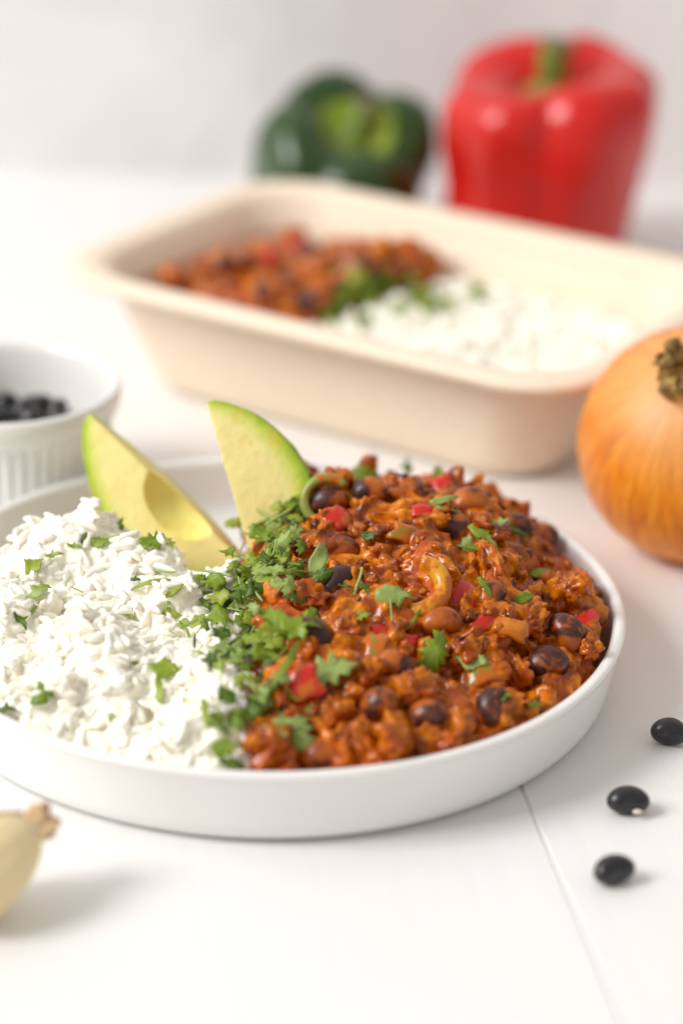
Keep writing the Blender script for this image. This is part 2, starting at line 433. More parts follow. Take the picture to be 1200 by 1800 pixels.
# ------------------------------------------------------------------ rice
def grain_VF(L, w, bend, n=7, m=7):
    path = []; rad = []
    for i in range(m+1):
        t = i/m; a = (t-.5)*2
        path.append(Vector((a*L/2, bend*(1-a*a), 0))); rad.append(w/2*max(.28, (1-abs(a)**3.2))**.6)
    return tube(path, rad, n)
GR = [grain_VF(random.uniform(.0048, .0072), random.uniform(.0019, .0025), random.uniform(-.0009, .0009), 8, 8) for _ in range(8)]
GRM = []
for V, F in GR:
    g_ = mesh('grain', V, F); g_.materials.append(M_RICE); GRM.append(g_)
def build_rice(root, H, sample, total, nparts, box_, rmax, bvh_also=None, zb=.0048, post=None, vox=.0006):
    V, F = closed_field(lambda x, y: H(x, y)-.0022, *box_, 90, rmax, zb)
    parts = [(V, F)]
    for k in range(150 if post is None else 30):
        x, y = sample(); h = H(x, y)
        if h < .008: continue
        parts.append(blob((x, y, h-.0035), random.uniform(.003, .006), (1.2, 1, .8), ICO2, .7, 1.2, k*.31))
    for k in range(14 if post is None else 0):
        x, y = sample(); h = H(x, y)
        if h > .02 and y < 0: parts.append(blob((x, y, h-.0055), random.uniform(.006, .009), (1.2, 1, .8), ICO3, .8, 1.2, k*.91))
    V, F = joinVF(parts); me = remesh(V, F, .0014)
    b0 = BVHTree.FromPolygons([v.co.copy() for v in me.vertices], [tuple(p.vertices) for p in me.polygons])
    fused = [(V, F)]
    for k in range(int(total*.8)):    # grains half melted into the sticky mass
        x, y = sample(); hit = b0.ray_cast(Vector((x, y, .2)), Vector((0, 0, -1)))
        if hit[0] is None or hit[0].z < zb+.002: continue
        n = hit[1]; a = noise.noise(Vector((x*50, y*50, 3)))*6+random.gauss(0, .6)
        t = Vector((cos(a), sin(a), random.gauss(0, .3))); t = (t-n*t.dot(n)*.8).normalized(); y_ = n.cross(t).normalized(); z_ = t.cross(y_)
        R = Matrix((t, y_, z_)).transposed(); g_ = GR[k % 8]; c_ = hit[0]+n*random.uniform(-.0006, .0006)
        fused.append(([R @ v + c_ for v in g_[0]], g_[1]))
    V, F = joinVF(fused); me = remesh(V, F, vox); roughen(me, .0003, 300, .0003, 700)
    if post: post(me)
    core = link_mesh('rice_core', me, root, M_RICE); core.location = -root.location
    bvh = BVHTree.FromPolygons([v.co.copy() for v in me.vertices], [tuple(p.vertices) for p in me.polygons])
    pl = []
    while len(pl) < total:
        x, y = sample(); h = H(x, y)
        if h < .0075: continue
        hit = bvh.ray_cast(Vector((x, y, .2)), Vector((0, 0, -1)))
        if hit[0] is None or hit[0].z < zb+.002: continue
        n = hit[1]; loc = hit[0]+n*random.uniform(-.0011, .0005)
        if random.random() < .08: loc += n*.001
        a = noise.noise(Vector((x*50, y*50, 3)))*6+random.gauss(0, .7)
        t = Vector((cos(a), sin(a), random.gauss(0, .30)))
        t = (t-n*t.dot(n)*.75).normalized()
        pl.append((loc, t, n, random.randrange(8)))
    pl.sort(key=lambda p: -(p[2].dot((CAM-p[0]).normalized())+.6*(p[0].z/.04)+random.random()*.8)*(1/(CAM-p[0]).length))
    rest = []; pl = pl[:nparts]+random.sample(pl[nparts:], (len(pl)-nparts)//4)
    for i, (loc, t, n, k) in enumerate(pl):
        y_ = n.cross(t).normalized(); z_ = t.cross(y_)
        R = Matrix((t, y_, z_)).transposed()
        if i < nparts:
            o = bpy.data.objects.new('rice_grain', GRM[k]); COL.objects.link(o); o.parent = root
            o.matrix_basis = Matrix.Translation(loc-root.location) @ R.to_4x4()
        else: rest.append(([R @ v + loc - root.location for v in GR[k][0]], GR[k][1]))
    V, F = joinVF(rest); o = link_mesh('packed_rice_grains', mesh('grains', V, F), root, M_RICE); o['kind'] = 'stuff'
    return bvh
def samp_rice():
    while 1:
        x = random.uniform(-.1, .004); y = random.uniform(-.1, .04)
        if math.hypot(x, y) < .0955: return x, y
rice = empty('rice_mound', (-.045, -.03, .0046)); tag(rice, 'mound of steamed white rice on the left half of the white plate', 'rice')
RI_BVH = build_rice(rice, Hrice, samp_rice, 2100, 299, (-.1, .012, -.1, .042), .0965)

def land(px, py, lift=0.0):
    d = pixray(px, py); best = None
    for b in (CH_BVH, RI_BVH):
        h = b.ray_cast(CAM, d)
        if h[0] is not None and (best is None or h[3] < best[3]): best = h
    if best is None:
        p = onz(px, py, .03); return p, Vector((0, 0, 1))
    n = best[1]
    if n.dot(d) > 0: n = -n
    return best[0]+n*lift, n
def smooth_n(n, k=.5): return (n*(1-k)+Vector((0, -.15, 1))*k).normalized()

# ------------------------------------------------------------------ beans and pepper pieces in the chili
def bean_mesh(L=.0118, w=.0078, h=.0068, sub=ICO3):
    V, F = sub; out = []
    for v in V:
        x, y, z = v
        p = Vector((x*L/2, y*w/2*(1+.04*cos(2*x)), z*h/2))
        if y < 0: p.y *= 1-.28*math.exp(-(x/.42)**2)*(-y)
        p.y += .0007*(1-x*x)*1.0
        out.append(p)
    return mesh('bean', out, F)
BEANM = [bean_mesh(*d) for d in ((.0126, .0096, .0086), (.0114, .0088, .0080), (.0122, .0086, .0076))]
for b_ in BEANM: b_.materials.append(M_CBEAN)
CB = [  # px, py, angle in the picture, label
 (797, 928, -30, 'dark glossy black bean on the chili just below the back right cilantro stems'),
 (867, 1046, 60, 'large matte black bean in the chili right of the biggest red pepper square'),
 (775, 1094, 10, 'black bean with wet highlight below the yellow pepper curl'),
 (962, 1166, 15, 'plump purple black bean near the right edge of the chili'),
 (866, 1240, 70, 'sauce smeared black bean low in the chili towards the front right rim'),
 (549, 1112, -35, 'small black bean tucked beside two cilantro leaves near the middle of the chili'),
 (826, 884, 20, 'black bean at the back right crest of the chili mound'),
 (650, 862, 0, 'blurred purple bean high at the back of the chili'),
 (578, 884, 10, 'blurred dark bean inside the green pepper arc at the back'),
 (992, 1112, -60, 'deep black bean against the right side below the orange red pepper bit'),
 (664, 1240, 30, 'brown sauced bean in the front middle of the chili'),
 (745, 1258, 5, 'dark bean half sunk in the front of the chili'),
 (566, 1332, 5, 'dark bean at the very front of the chili by the plate rim'),
 (601, 968, 20, 'wrinkled brown bean right of the broad pale cilantro leaf'),
 (592, 1022, 50, 'long brown bean below the wrinkled one, under the pale leaf'),
 (952, 946, 20, 'small dark bean at the right back edge beside the white rim'),
 (690, 1172, -20, 'dark bean with speckled glints in the centre front of the chili'),
 (905, 925, -10, 'brown bean behind the narrow cilantro shreds at the back right'),
]
def pic_dir(deg): return CX*cos(radians(deg))+CY*sin(radians(deg))
for i, (px, py, a, lab) in enumerate(CB):
    p, n = land(px, py)
    n = smooth_n(n, .4); n = (n+(CAM-p).normalized()*.5).normalized()
    o = bpy.data.objects.new('cooked_black_bean', BEANM[i % 3]); COL.objects.link(o)
    frame(o, p-n*.0012, pic_dir(a), n); tag(o, lab, 'bean', 'cooked black beans in the chili on the plate')

def curved_slab(L, w, t, R, nx=9, ny=6, jag=.20, seed=0):
    # a diced piece of pepper wall: slightly domed, uneven outline, real thickness
    bm = bmesh.new(); top = []; bot = []
    for s, arr in ((1, top), (-1, bot)):
        for j in range(ny+1):
            for i in range(nx+1):
                u = i/nx*2-1; v_ = j/ny*2-1
                e = 1+jag*noise.noise(Vector((u*1.3, v_*1.3, seed*3.1)))*2
                x = (u+.16*v_*sin(seed*2.1))*L/2*e; y = (v_+.14*u*cos(seed*1.7))*w/2*e
                tt = t/2*(1-.18*max(abs(u), abs(v_))**6)
                z = -(x*x+y*y*.6)/(2*R)+s*tt+.0003*noise.noise(Vector((x*400, y*400, seed+s)))
                arr.append(bm.verts.new((x, y, z)))
    W_ = nx+1
    for j in range(ny):
        for i in range(nx):
            a = j*W_+i; bm.faces.new((top[a], top[a+1], top[a+W_+1], top[a+W_])); bm.faces.new((bot[a+W_], bot[a+W_+1], bot[a+1], bot[a]))
    def sd(a, b): bm.faces.new((top[b], top[a], bot[a], bot[b]))
    for i in range(nx): sd(i, i+1); sd(ny*W_+i+1, ny*W_+i)
    for j in range(ny): sd((j+1)*W_, j*W_); sd(j*W_+nx, (j+1)*W_+nx)
    me = bpy.data.meshes.new('slab'); bm.to_mesh(me); bm.free(); me.polygons.foreach_set('use_smooth', [True]*len(me.polygons)); return me
PB = [ # px,py,L,w,angle,mat,label, tilt towards camera
 (812, 1045, .0110, .0090, 60, 'R', 'largest red pepper square left of the big matte black bean', .9),
 (848, 1096, .0090, .0045, 35, 'R', 'narrow red pepper strip under the largest red square', .8),
 (524, 1202, .0125, .0090, 15, 'R', 'big domed red pepper chunk at the left front between cilantro leaves', .8),
 (704, 1131, .0080, .0055, -10, 'R', 'shiny small red pepper bit in the middle of the chili', .6),
 (1027, 1096, .0090, .0065, 30, 'R', 'orange red pepper chunk at the far right edge of the chili', .9),
 (590, 912, .0085, .0085, 45, 'R', 'bright red pepper dice at the back left of the chili', .9),
 (742, 902, .0070, .0040, 0, 'R', 'blurred red pepper bit at the back of the chili', .6),
 (775, 855, .0070, .0060, 20, 'R', 'dark red pepper bit on the back crest below a cilantro scrap', .6),
 (665, 1112, .0060, .0040, 0, 'R', 'thin red pepper scrap left of the shiny small red bit', .4),
 (908, 910, .0065, .0065, 15, 'O', 'orange pepper cube at the right back edge of the chili', .9),
 (712, 940, .0090, .0060, -10, 'G', 'olive green pepper patch coated with sauce at upper middle', .4),
 (846, 1188, .0100, .0060, 20, 'G', 'olive green pepper piece beside the two front leaves', .5),
 (660, 1142, .0100, .0060, 80, 'G', 'sauce covered green pepper strip left of the diagonal leaf', .5),
 (618, 935, .0080, .0060, 70, 'O', 'orange pepper piece right below the back red dice', .5),
 (895, 1105, .0100, .0055, -20, 'O', 'orange glossy piece between the red strip and the right chunk', .5),
]
MB = {'R': M_RBIT, 'Y': M_YBIT, 'G': M_GBIT, 'O': M_OBIT}; NM = {'R': 'red_pepper_piece', 'O': 'orange_pepper_piece', 'G': 'green_pepper_piece'}
for i, (px, py, L, w, a, mm_, lab, tl) in enumerate(PB):
    p, n = land(px, py); n = smooth_n(n, .5); n = (n+(CAM-p).normalized()*tl).normalized()
    me = curved_slab(L, w, .0026, .009, seed=i); o = link_mesh(NM[mm_], me, None, MB[mm_])
    frame(o, p+n*.0005, pic_dir(a), n); tag(o, lab, 'pepper piece', 'diced pepper pieces in the chili')
def arc_piece(name, px, py, R, r, a0, a1, mat, lab, tl=.8, flat=.6, rot=0):
    p, n = land(px, py); n = smooth_n(n, .5); n = (n+(CAM-p).normalized()*tl).normalized()
    path = []; rad = []; N = 22
    for k in range(N+1):
        t = k/N; an = radians(a0+(a1-a0)*t); path.append(Vector((R*cos(an), R*sin(an), .0006*sin(5*t)))); rad.append(r*(.75+.35*sin(pi*t))*(1+.12*sin(9*t)))
    V, F = tube(path, rad, 12, 0, 1.0); o = link_mesh(name, mesh(name, V, F), None, mat)
    frame(o, p+n*.0002, pic_dir(rot), n); tag(o, lab, 'pepper piece', 'diced pepper pieces in the chili')
arc_piece('yellow_pepper_ring', 732, 1030, .0074, .0026, -105, 80, M_YBIT, 'curled yellow pepper ring piece in the middle of the chili')
arc_piece('green_pepper_ring', 575, 880, .0068, .0015, 40, 250, M_GARC, 'pale green pepper arc at the back left crest of the chili')
# larger sauced chunks that stand out
def chunk(px, py, r, asp, seed, name='meat_chunk', mat=M_MINCE, up=.0002):
    p, n = land(px, py)
    V, F = blob((0, 0, 0), r, asp, ICO4, .62, 1.3, seed); o = link_mesh(name, mesh(name, V, F), chili, mat)
    put_child(o, chili, p+n*up, Quaternion())
for i, (px, py, r, asp) in enumerate([(472, 1312, .0068, (1.15, 1, .85)), (606, 1104, .0042, (1, 1, 1)), (792, 1286, .0050, (1.2, 1, .9)), (1000, 1035, .0045, (.9, .9, 1.1)),
        (935, 1098, .0050, (1.5, 1, .7)), (700, 1000, .0055, (1.3, 1, .9)), (860, 1000, .0048, (1.5, 1, .7)), (545, 1050, .0045, (1, 1, 1)), (620, 1300, .0048, (1.1, 1, .9)), (905, 1180, .0046, (1.2, 1, .8)),
        (640, 1180, .0045, (1, 1, 1)), (735, 1210, .0052, (1.2, 1, .9)), (820, 1150, .0046, (1.2, 1, .9)), (590, 1255, .0045, (1, 1, 1)), (1035, 1140, .0035, (1, 1, 1)), (690, 1300, .0045, (1, 1, 1)), (555, 850, .0032, (1, 1, 1)), (690, 855, .0030, (1.3, 1, .9))]):
    chunk(px, py, r, asp, i*1.31+.5)

# ------------------------------------------------------------------ cilantro
def leaf_mesh(outline, bend, twist, seed, curl=0.0, th=.00022):
    # outline: closed polygon in mm; a sheet with real thickness, curved along and across
    P = [Vector((x*.001, y*.001, 0)) for x, y in outline]
    Q = []
    for i in range(len(P)):
        a, b = P[i], P[(i+1) % len(P)]; Q += [a, a*.5+b*.5]
    c = sum(Q, Vector())/len(Q); n = len(Q); V = []
    for s in (1, .66, .33):
        for q in Q: V.append(c+(q-c)*s)
    V.append(c.copy()); F = []
    for r in range(2):
        for i in range(n):
            k = (i+1) % n; F.append((r*n+i, r*n+k, (r+1)*n+k, (r+1)*n+i))
    for i in range(n): F.append((2*n+i, 2*n+(i+1) % n, 3*n))
    out = []
    for v in V:
        x, y = v.x, v.y
        z = bend*x*x*90+curl*y*y*140+twist*x*y*120+.0006*noise.noise(Vector((x*420, y*420, seed)))+.12*abs(y)
        out.append(Vector((x, y, z)))
    k = len(out); V2 = out+[v-Vector((0, 0, th)) for v in out]; F2 = F+[tuple(i+k for i in reversed(f)) for f in F]
    for i in range(n): F2.append((i, i+k, (i+1) % n+k, (i+1) % n))
    me = mesh('leaf', V2, F2); me.materials.append(M_LEAF); return me
fan = [(-5, -.5), (-3, -2.2), (-1, -4), (.3, -4.4), (1, -3.3), (2, -3.6), (2.6, -2.2), (3.6, -2.0), (4, -1), (5.6, -.9), (6.2, .2), (5.2, 1), (4.2, 1), (3.9, 2.4), (2.6, 2.3), (2, 3.8), (.6, 3.4), (-.4, 4.3), (-1.8, 2.8), (-3.4, 1.5), (-5, .5)]
frag = [(-4.6, -1.2), (-2, -3.2), (-.6, -1.9), (1.8, -3.0), (2.4, -1.2), (4.9, -1.3), (4.4, .5), (2.8, .9), (2.7, 2.7), (.8, 1.5), (-1.8, 3.1), (-2.4, 1.4), (-4.5, 1.3)]
strip = [(-5.5, -.8), (-2, -1.3), (2, -1.1), (5.4, -.3), (5.8, .4), (2.4, 1.2), (-1, 1.0), (-3, 1.5), (-5.2, .7)]
tri = [(-2.9, -.7), (-.6, -1.5), (.2, -.7), (3.1, -.9), (1.4, .4), (.3, .6), (-.2, 2.1), (-1.1, .7), (-2.8, .6)]
lance = [(-6.5, -.3), (-4, -1.8), (-1, -2.7), (2, -2.4), (5, -1.2), (7, .1), (5, 1.4), (2.2, 2.1), (-.8, 2.6), (-4, 1.7), (-6.4, .4)]
notch = [(-3.5, -1), (-1.6, -3.2), (.2, -2.1), (1.2, -3.6), (2.4, -1.2), (4.6, -1.6), (4, .4), (2.2, .8), (2.6, 2.8), (.4, 2.0), (-.8, 3.3), (-2.4, 1.3), (-4, .8)]
blade = [(-6.2, -.15), (-3, -.7), (1, -.85), (4, -.5), (6.3, .05), (4, .45), (1, .7), (-2.5, .6), (-6, .2)]
jag = [(-4, -1), (-3, -2.6), (-2.2, -1.6), (-1.2, -3.2), (-.4, -1.8), (.8, -2.9), (1.4, -1.2), (3, -1.8), (3.2, -.4), (4.8, 0), (3.4, .6), (3, 1.8), (1.8, 1.0), (1.0, 2.6), (0, 1.3), (-1.2, 2.6), (-1.8, 1.2), (-3, 1.6), (-4.2, .6)]
LF = {}
for nm, ol in (('blade', blade), ('jag', jag), ('fan', fan), ('frag', frag), ('strip', strip), ('tri', tri), ('lance', lance), ('notch', notch)):
    LF[nm] = [leaf_mesh([(x*random.uniform(.88, 1.1), y*random.uniform(.88, 1.1)) for x, y in ol], random.uniform(-1.5, 1.0), random.uniform(-1.2, 1.2), k*2.1, random.uniform(-1.4, .6)) for k in range(4)]
def stem_mesh(L, r, cv):
    V, F = tube([Vector((x*L, cv*sin(3*x)*L, cv*.3*cos(4*x)*L)) for x in np.linspace(-.5, .5, 9)], [r*(1-.25*t) for t in np.linspace(0, 1, 9)], 7)
    me = mesh('stem', V, F); me.materials.append(M_STEM); return me
LF['stem'] = [stem_mesh(random.uniform(.009, .013), random.uniform(.0004, .0007), random.uniform(-.12, .12)) for _ in range(4)]
LENS = {'fan': 11.2, 'frag': 9, 'strip': 11.3, 'tri': 5.4, 'lance': 13.5, 'notch': 8.6, 'stem': 11, 'blade': 12.5, 'jag': 9}
def put_leaf(px, py, kind, size, ang, lab=None, tl=.35, lift=.0010, parent=None, group=None):
    """size = length in mm"""
    p, n = land(px, py); n = smooth_n(n, .55)
    n = (n+(CAM-p).normalized()*tl+Vector((random.gauss(0, .15), random.gauss(0, .15), random.gauss(0, .1)))).normalized()
    s = size*1.18/LENS[kind]; me = random.choice(LF[kind])
    o = bpy.data.objects.new('cilantro_stem' if kind == 'stem' and parent else 'cilantro_shred' if kind == 'stem' else 'cilantro_leaf', me); COL.objects.link(o)
    loc = p+n*lift
    if parent: o.parent = parent; loc = loc-parent.location
    Z = n; X = pic_dir(ang); X = (X-Z*X.dot(Z)).normalized(); Y = Z.cross(X)
    Mx = Matrix(((X.x*s, Y.x*s, Z.x*s, loc[0]), (X.y*s, Y.y*s, Z.y*s, loc[1]), (X.z*s, Y.z*s, Z.z*s, loc[2]), (0, 0, 0, 1)))
    o.matrix_basis = Mx
    if kind != 'stem' and ((lab and any(w in lab for w in ('pale', 'bright', 'light', 'yellow'))) or (not lab and random.random() < .24)):
        o.material_slots[0].link = 'OBJECT'; o.material_slots[0].material = M_LEAFP
    if lab: tag(o, lab, 'leaf' if kind != 'stem' else 'stem', group)
    return o
heap = empty('cilantro_heap', (-.005, -.02, .04)); tag(heap, 'dense green line of chopped cilantro between the rice and the chili', 'cilantro')
for cx, cy, s, c in [(492, 905, 18, 15), (482, 950, 22, 17), (455, 1000, 26, 22), (505, 1018, 22, 12), (408, 1042, 18, 12), (365, 1118, 18, 11), (402, 1105, 20, 10), (392, 1160, 22, 12), (458, 1145, 16, 10), (468, 1215, 22, 10), (385, 1285, 22, 9), (450, 1255, 20, 8), (515, 1290, 14, 4), (440, 1050, 22, 14)]:
    for _ in range(int(c*1.45)):
        k = random.choice(['fan', 'frag', 'strip', 'blade', 'blade', 'tri', 'jag', 'jag', 'jag', 'notch', 'notch', 'stem', 'stem'])
        put_leaf(random.gauss(cx, s*1.05), random.gauss(cy, s*1.2), k, random.uniform(4.0, 8.0) if k != 'tri' else random.uniform(3, 5), random.uniform(0, 360), tl=random.uniform(-.5, 1.2), lift=random.uniform(.001, .0058), parent=heap)
LV = [
 (556, 998, 'lance', 11.5, 70, 'broad pale cilantro leaf standing at the left of the two brown beans', .9),
 (688, 1047, 'notch', 9.5, 10, 'pale folded cilantro leaf at the very centre of the chili', .3),
 (685, 1078, 'stem', 6, 90, 'short green stem hanging under the pale central leaf', .3),
 (852, 945, 'tri', 9, -40, 'grey green triangular leaf at the right back above the narrow shreds', .6),
 (822, 958, 'notch', 6, 80, 'bright small leaf left of the grey green triangular leaf', .4),
 (846, 967, 'blade', 12, -8, 'long thin cilantro shred under the grey green triangle', .3),
 (918, 1055, 'lance', 7.5, 30, 'curved green leaf right of the large matte black bean', .8),
 (947, 1012, 'lance', 7, 8, 'small flat oval leaf on the brown chunk at right', .3),
 (851, 1034, 'strip', 6.5, -60, 'slim leaf sliver leaning on the large matte black bean', .8),
 (762, 1145, 'jag', 12, 60, 'long diagonal cilantro leaf low in the middle of the chili', .6),
 (828, 1164, 'fan', 8, -20, 'pair-lobed bright leaf near the front right of the chili', .6),
 (726, 1094, 'blade', 7.5, 60, 'thin green shred right of the short hanging stem', .4),
 (630, 1088, 'jag', 6, 10, 'feathery tiny leaf in the centre left of the chili', .4),
 (668, 866, 'frag', 7, -70, 'blurred green leaf at the back centre of the chili', .5),
 (785, 900, 'strip', 8, 20, 'pale narrow stem bit above the dark glossy bean', .3),
 (778, 880, 'strip', 8, 15, 'pale shred lying across the back right bean', .3),
 (713, 824, 'tri', 6, 90, 'dark leaf tip upright on the back crest of the chili', .8),
 (767, 838, 'frag', 6, 80, 'olive leaf scrap on the back crest right of the upright tip', .5),
 (652, 946, 'notch', 5, 0, 'small dark scrap right above the wrinkled brown bean', .3),
 (630, 1028, 'stem', 8.5, 88, 'hair thin upright stem in the centre left of the chili', .5),
 (642, 1040, 'tri', 4, -60, 'tiny dark leaf fleck beside the hair thin stem', .5),
 (520, 1115, 'notch', 9, -50, 'glossy dark leaf left of the small black bean', .8),
 (484, 1112, 'jag', 12.5, 100, 'tall dark leaf at the left edge of the chili', 1.0),
 (580, 1186, 'jag', 14, 12, 'long pale leaf reaching right above the big red chunk', .7),
 (500, 1172, 'blade', 14, 60, 'long folded leaf left of the big red chunk', .8),
 (522, 1290, 'jag', 14, -70, 'large curved bright leaf at the front left of the chili', .9),
 (489, 1282, 'strip', 12, -20, 'pale leaf arm crossing to the large curved leaf', .7),
 (640, 834, 'frag', 8, 0, 'blurred green leaf on the back left crest of the chili', .4),
 (905, 936, 'strip', 8, -25, 'small shred at the far right back by the orange cube', .4),
 (874, 925, 'notch', 5, 30, 'light leaf scrap left of the far back shred', .4),
 (545, 1112, 'tri', 4.5, 0, 'fleck of leaf on the small black bean', .4),
 (566, 1096, 'tri', 3.5, 0, 'tiny green nub above the small black bean', .4),
 (886, 1230, 'tri', 4, 40, 'dark green fleck low at the front right of the chili', .5),
 (938, 1240, 'tri', 3.5, 0, 'green fleck beside the front right rim', .5),
 (530, 870, 'strip', 9, 40, 'blurred green shred beside the rear avocado slice', .5),
 (605, 1035, 'tri', 3, 0, 'mini leaf crumb under the long brown bean', .5),
 # on the rice
 (287, 1180, 'fan', 7.5, -10, 'round green leaf top standing on the rice at lower middle', .9),
 (281, 1214, 'strip', 8, 95, 'leaf tail hanging under the round leaf on the rice', .9),
 (75, 1222, 'notch', 7.5, 60, 'small leaf at the lower left of the rice', .7),
 (16, 1250, 'tri', 5, 0, 'dark leaf fleck at the left front edge of the rice', .5),
 (60, 1000, 'fan', 6.5, 60, 'curled green leaf at the upper left of the rice', .8),
 (70, 1042, 'frag', 6, 50, 'yellow green leaf bit below the curled one', .6),
 (62, 1072, 'strip', 4.5, 60, 'pale shred below the yellow green bit', .6),
 (38, 1098, 'tri', 5, -60, 'small oval leaf near the left side of the rice', .6),
 (97, 981, 'tri', 4, 20, 'green fleck right above the curled leaf', .4),
 (131, 966, 'tri', 3.6, 0, 'tiny green fleck left of the upright leaf tip', .4),
 (150, 948, 'strip', 6, 85, 'upright dark leaf tip on the rice crest', .9),
 (178, 958, 'notch', 5.5, -10, 'jagged leaf scrap right of the upright tip', .4),
 (209, 925, 'tri', 4.5, 80, 'dark green fleck high on the rice crest', .8),
 (203, 948, 'stem', 4.5, 0, 'short pale stem lying below the high fleck', .3),
 (270, 955, 'jag', 8.5, 15, 'feathery green leaf at the top right of the rice', .4),
 (301, 962, 'tri', 3.5, -70, 'dark fleck right of the feathery leaf', .5),
 (283, 1005, 'stem', 8, -5, 'thin twig above the long narrow leaf', .2),
 (264, 1028, 'blade', 11.5, 10, 'long narrow leaf lying across the middle of the rice', .2),
 (240, 1023, 'tri', 2.8, 0, 'tiny leaf crumb over the long narrow leaf', .3),
 (309, 1042, 'lance', 5.5, 45, 'small pointed leaf at the end of the thin stem', .5),
 (294, 1068, 'blade', 8, 68, 'thin green stem running down the rice', .4),
 (304, 1084, 'strip', 6.5, -40, 'slim leaf branching off the thin stem', .3),
 (226, 1086, 'strip', 3.8, -40, 'short sliver in the middle of the rice', .3),
 (236, 1080, 'stem', 3.5, 80, 'tiny upright stem beside the short sliver', .3),
 (306, 1122, 'stem', 4, -50, 'dark little stem above the round leaf', .3),
 (241, 1171, 'tri', 2.6, 0, 'dark speck left of the round leaf', .3),
 (251, 1140, 'stem', 2.4, -20, 'minute green speck above the dark speck', .3),
 (196, 1262, 'tri', 3, 80, 'pale blurred fleck low on the rice', .3),
 (134, 1042, 'stem', 3.2, -30, 'minute brown green stem left of the rice centre', .3),
 (361, 1030, 'strip', 4.5, -50, 'dark sliver at the right side of the rice', .3),
]
for px, py, k, sz, a, lab, tl in LV:
    put_leaf(px, py, k, sz, a, lab, tl, group='chopped cilantro scattered on the rice' if lab.find('rice') >= 0 or px < 362 else 'chopped cilantro scattered on the chili', lift=.0017 if px < 430 or px > 600 else .0038)

# ------------------------------------------------------------------ avocado slices
def avocado(name, base, tip, outward, L, R, alpha, label, seed_c=.42, seed_r=.0135, seed_off=0):
    ns = 46; na = 10; nf = 9; V = []; F = []; dep = []; cav = []
    for i in range(ns+1):
        s = i/ns; z = s*L
        Ro = R*(sin(pi*min(max(s*.97+.015, 0), 1)**.82))**.62 if 0 < s < 1 else R*.12
        Ro = max(Ro, R*.10)
        ds = (z-seed_c*L)/(seed_r*1.25+1e-6)
        Ri = seed_r*math.sqrt(max(0, 1-ds*ds)) if abs(ds) < 1 else 0
        Ri = min(max(Ri, .0006), Ro*.8); cf = 1 if Ri > .0015 else 0
        ring = []
        for k in range(na+1): ring.append((Ro, -alpha+2*alpha*k/na))
        for k in range(1, nf): ring.append((Ro+(Ri-Ro)*k/nf, alpha))
        for k in range(na+1): ring.append((Ri, alpha-2*alpha*k/na))
        for k in range(1, nf): ring.append((Ri+(Ro-Ri)*k/nf, -alpha))
        for q, (r, a) in enumerate(ring):
            w = 1+.05*noise.noise(Vector((r*60, a*3, z*45+L*900)))+.025*noise.noise(Vector((r*200, a*5, z*170)))
            V.append(Vector((r*cos(a)*w, r*sin(a)*w, z))); dep.append(Ro-r); cav.append(.55 if (cf and na+nf <= q <= 2*na+nf) else 0)
    n = len(ring)
    for i in range(ns):
        for k in range(n):
            q = (k+1) % n; F.append((i*n+k, i*n+q, (i+1)*n+q, (i+1)*n+k))
    F.append(tuple(range(n-1, -1, -1))); F.append(tuple(ns*n+k for k in range(n)))
    me = mesh(name, V, F); fattr(me, 'depth', dep); fattr(me, 'cavity', cav)
    o = link_mesh(name, me, None, M_AVO); bv = o.modifiers.new('soft', 'BEVEL'); bv.width = .0010; bv.segments = 3; bv.limit_method = 'ANGLE'; bv.angle_limit = radians(50)
    Z = (tip-base).normalized(); frame(o, tip-Z*L, outward, Z); tag(o, label, 'avocado slice', 'avocado slices on the plate'); return o
t1 = onz(157, 727, .062); b1 = onz(424, 985, .024)
outw = (-CX*.34-CY*.34+FW*.86)
avocado('avocado_slice', b1, t1, outw, (t1-b1).length, .026, radians(34), 'left avocado slice leaning on the rice with its golden hollow facing the camera', .40, .0105)
t2 = onz(360, 708, .071); b2_ = onz(447, 1010, .022)
outw2 = (CX*.93+FW*.36)
avocado('avocado_slice', b2_, t2, outw2, (t2-b2_).length, .0245, radians(27), 'right avocado slice standing upright with a flat pale cut face beside the chili', .30, .0)

# ------------------------------------------------------------------ dry beans on the table
def dry_bean(px, py, L, w, h, ang, label, hil=None, roll=0, z=None):
    me = bean_mesh(L, w, h); o = link_mesh('black_bean', me, None, M_DBEAN)
    p = onz(px, py, h/2); d = pic_dir(ang); d.z = 0; d.normalize()
    frame(o, (p.x, p.y, h/2), d, Vector((0, 0, 1)))
    tag(o, label, 'bean', 'dry black beans lying on the table')
    if hil:
        V, F = ICO2; hm = mesh('hilum', [Vector((v.x*.0014, v.y*.0004, v.z*.00085)) for v in V], F); k = link_mesh('hilum', hm, o, M_HIL)
        k.location = hil
    return o
dry_bean(1176, 1288, .0108, .0082, .0078, -25, 'dry black bean cut by the right picture edge, farthest back of three')
dry_bean(1104, 1409, .0118, .0084, .0076, 4, 'shiny dry black bean with a small white eye, middle of three', hil=(.0021, -.0034, -.0012))
dry_bean(1080, 1531, .0118, .0078, .0076, 48, 'dull dry black bean nearest the camera at lower right')

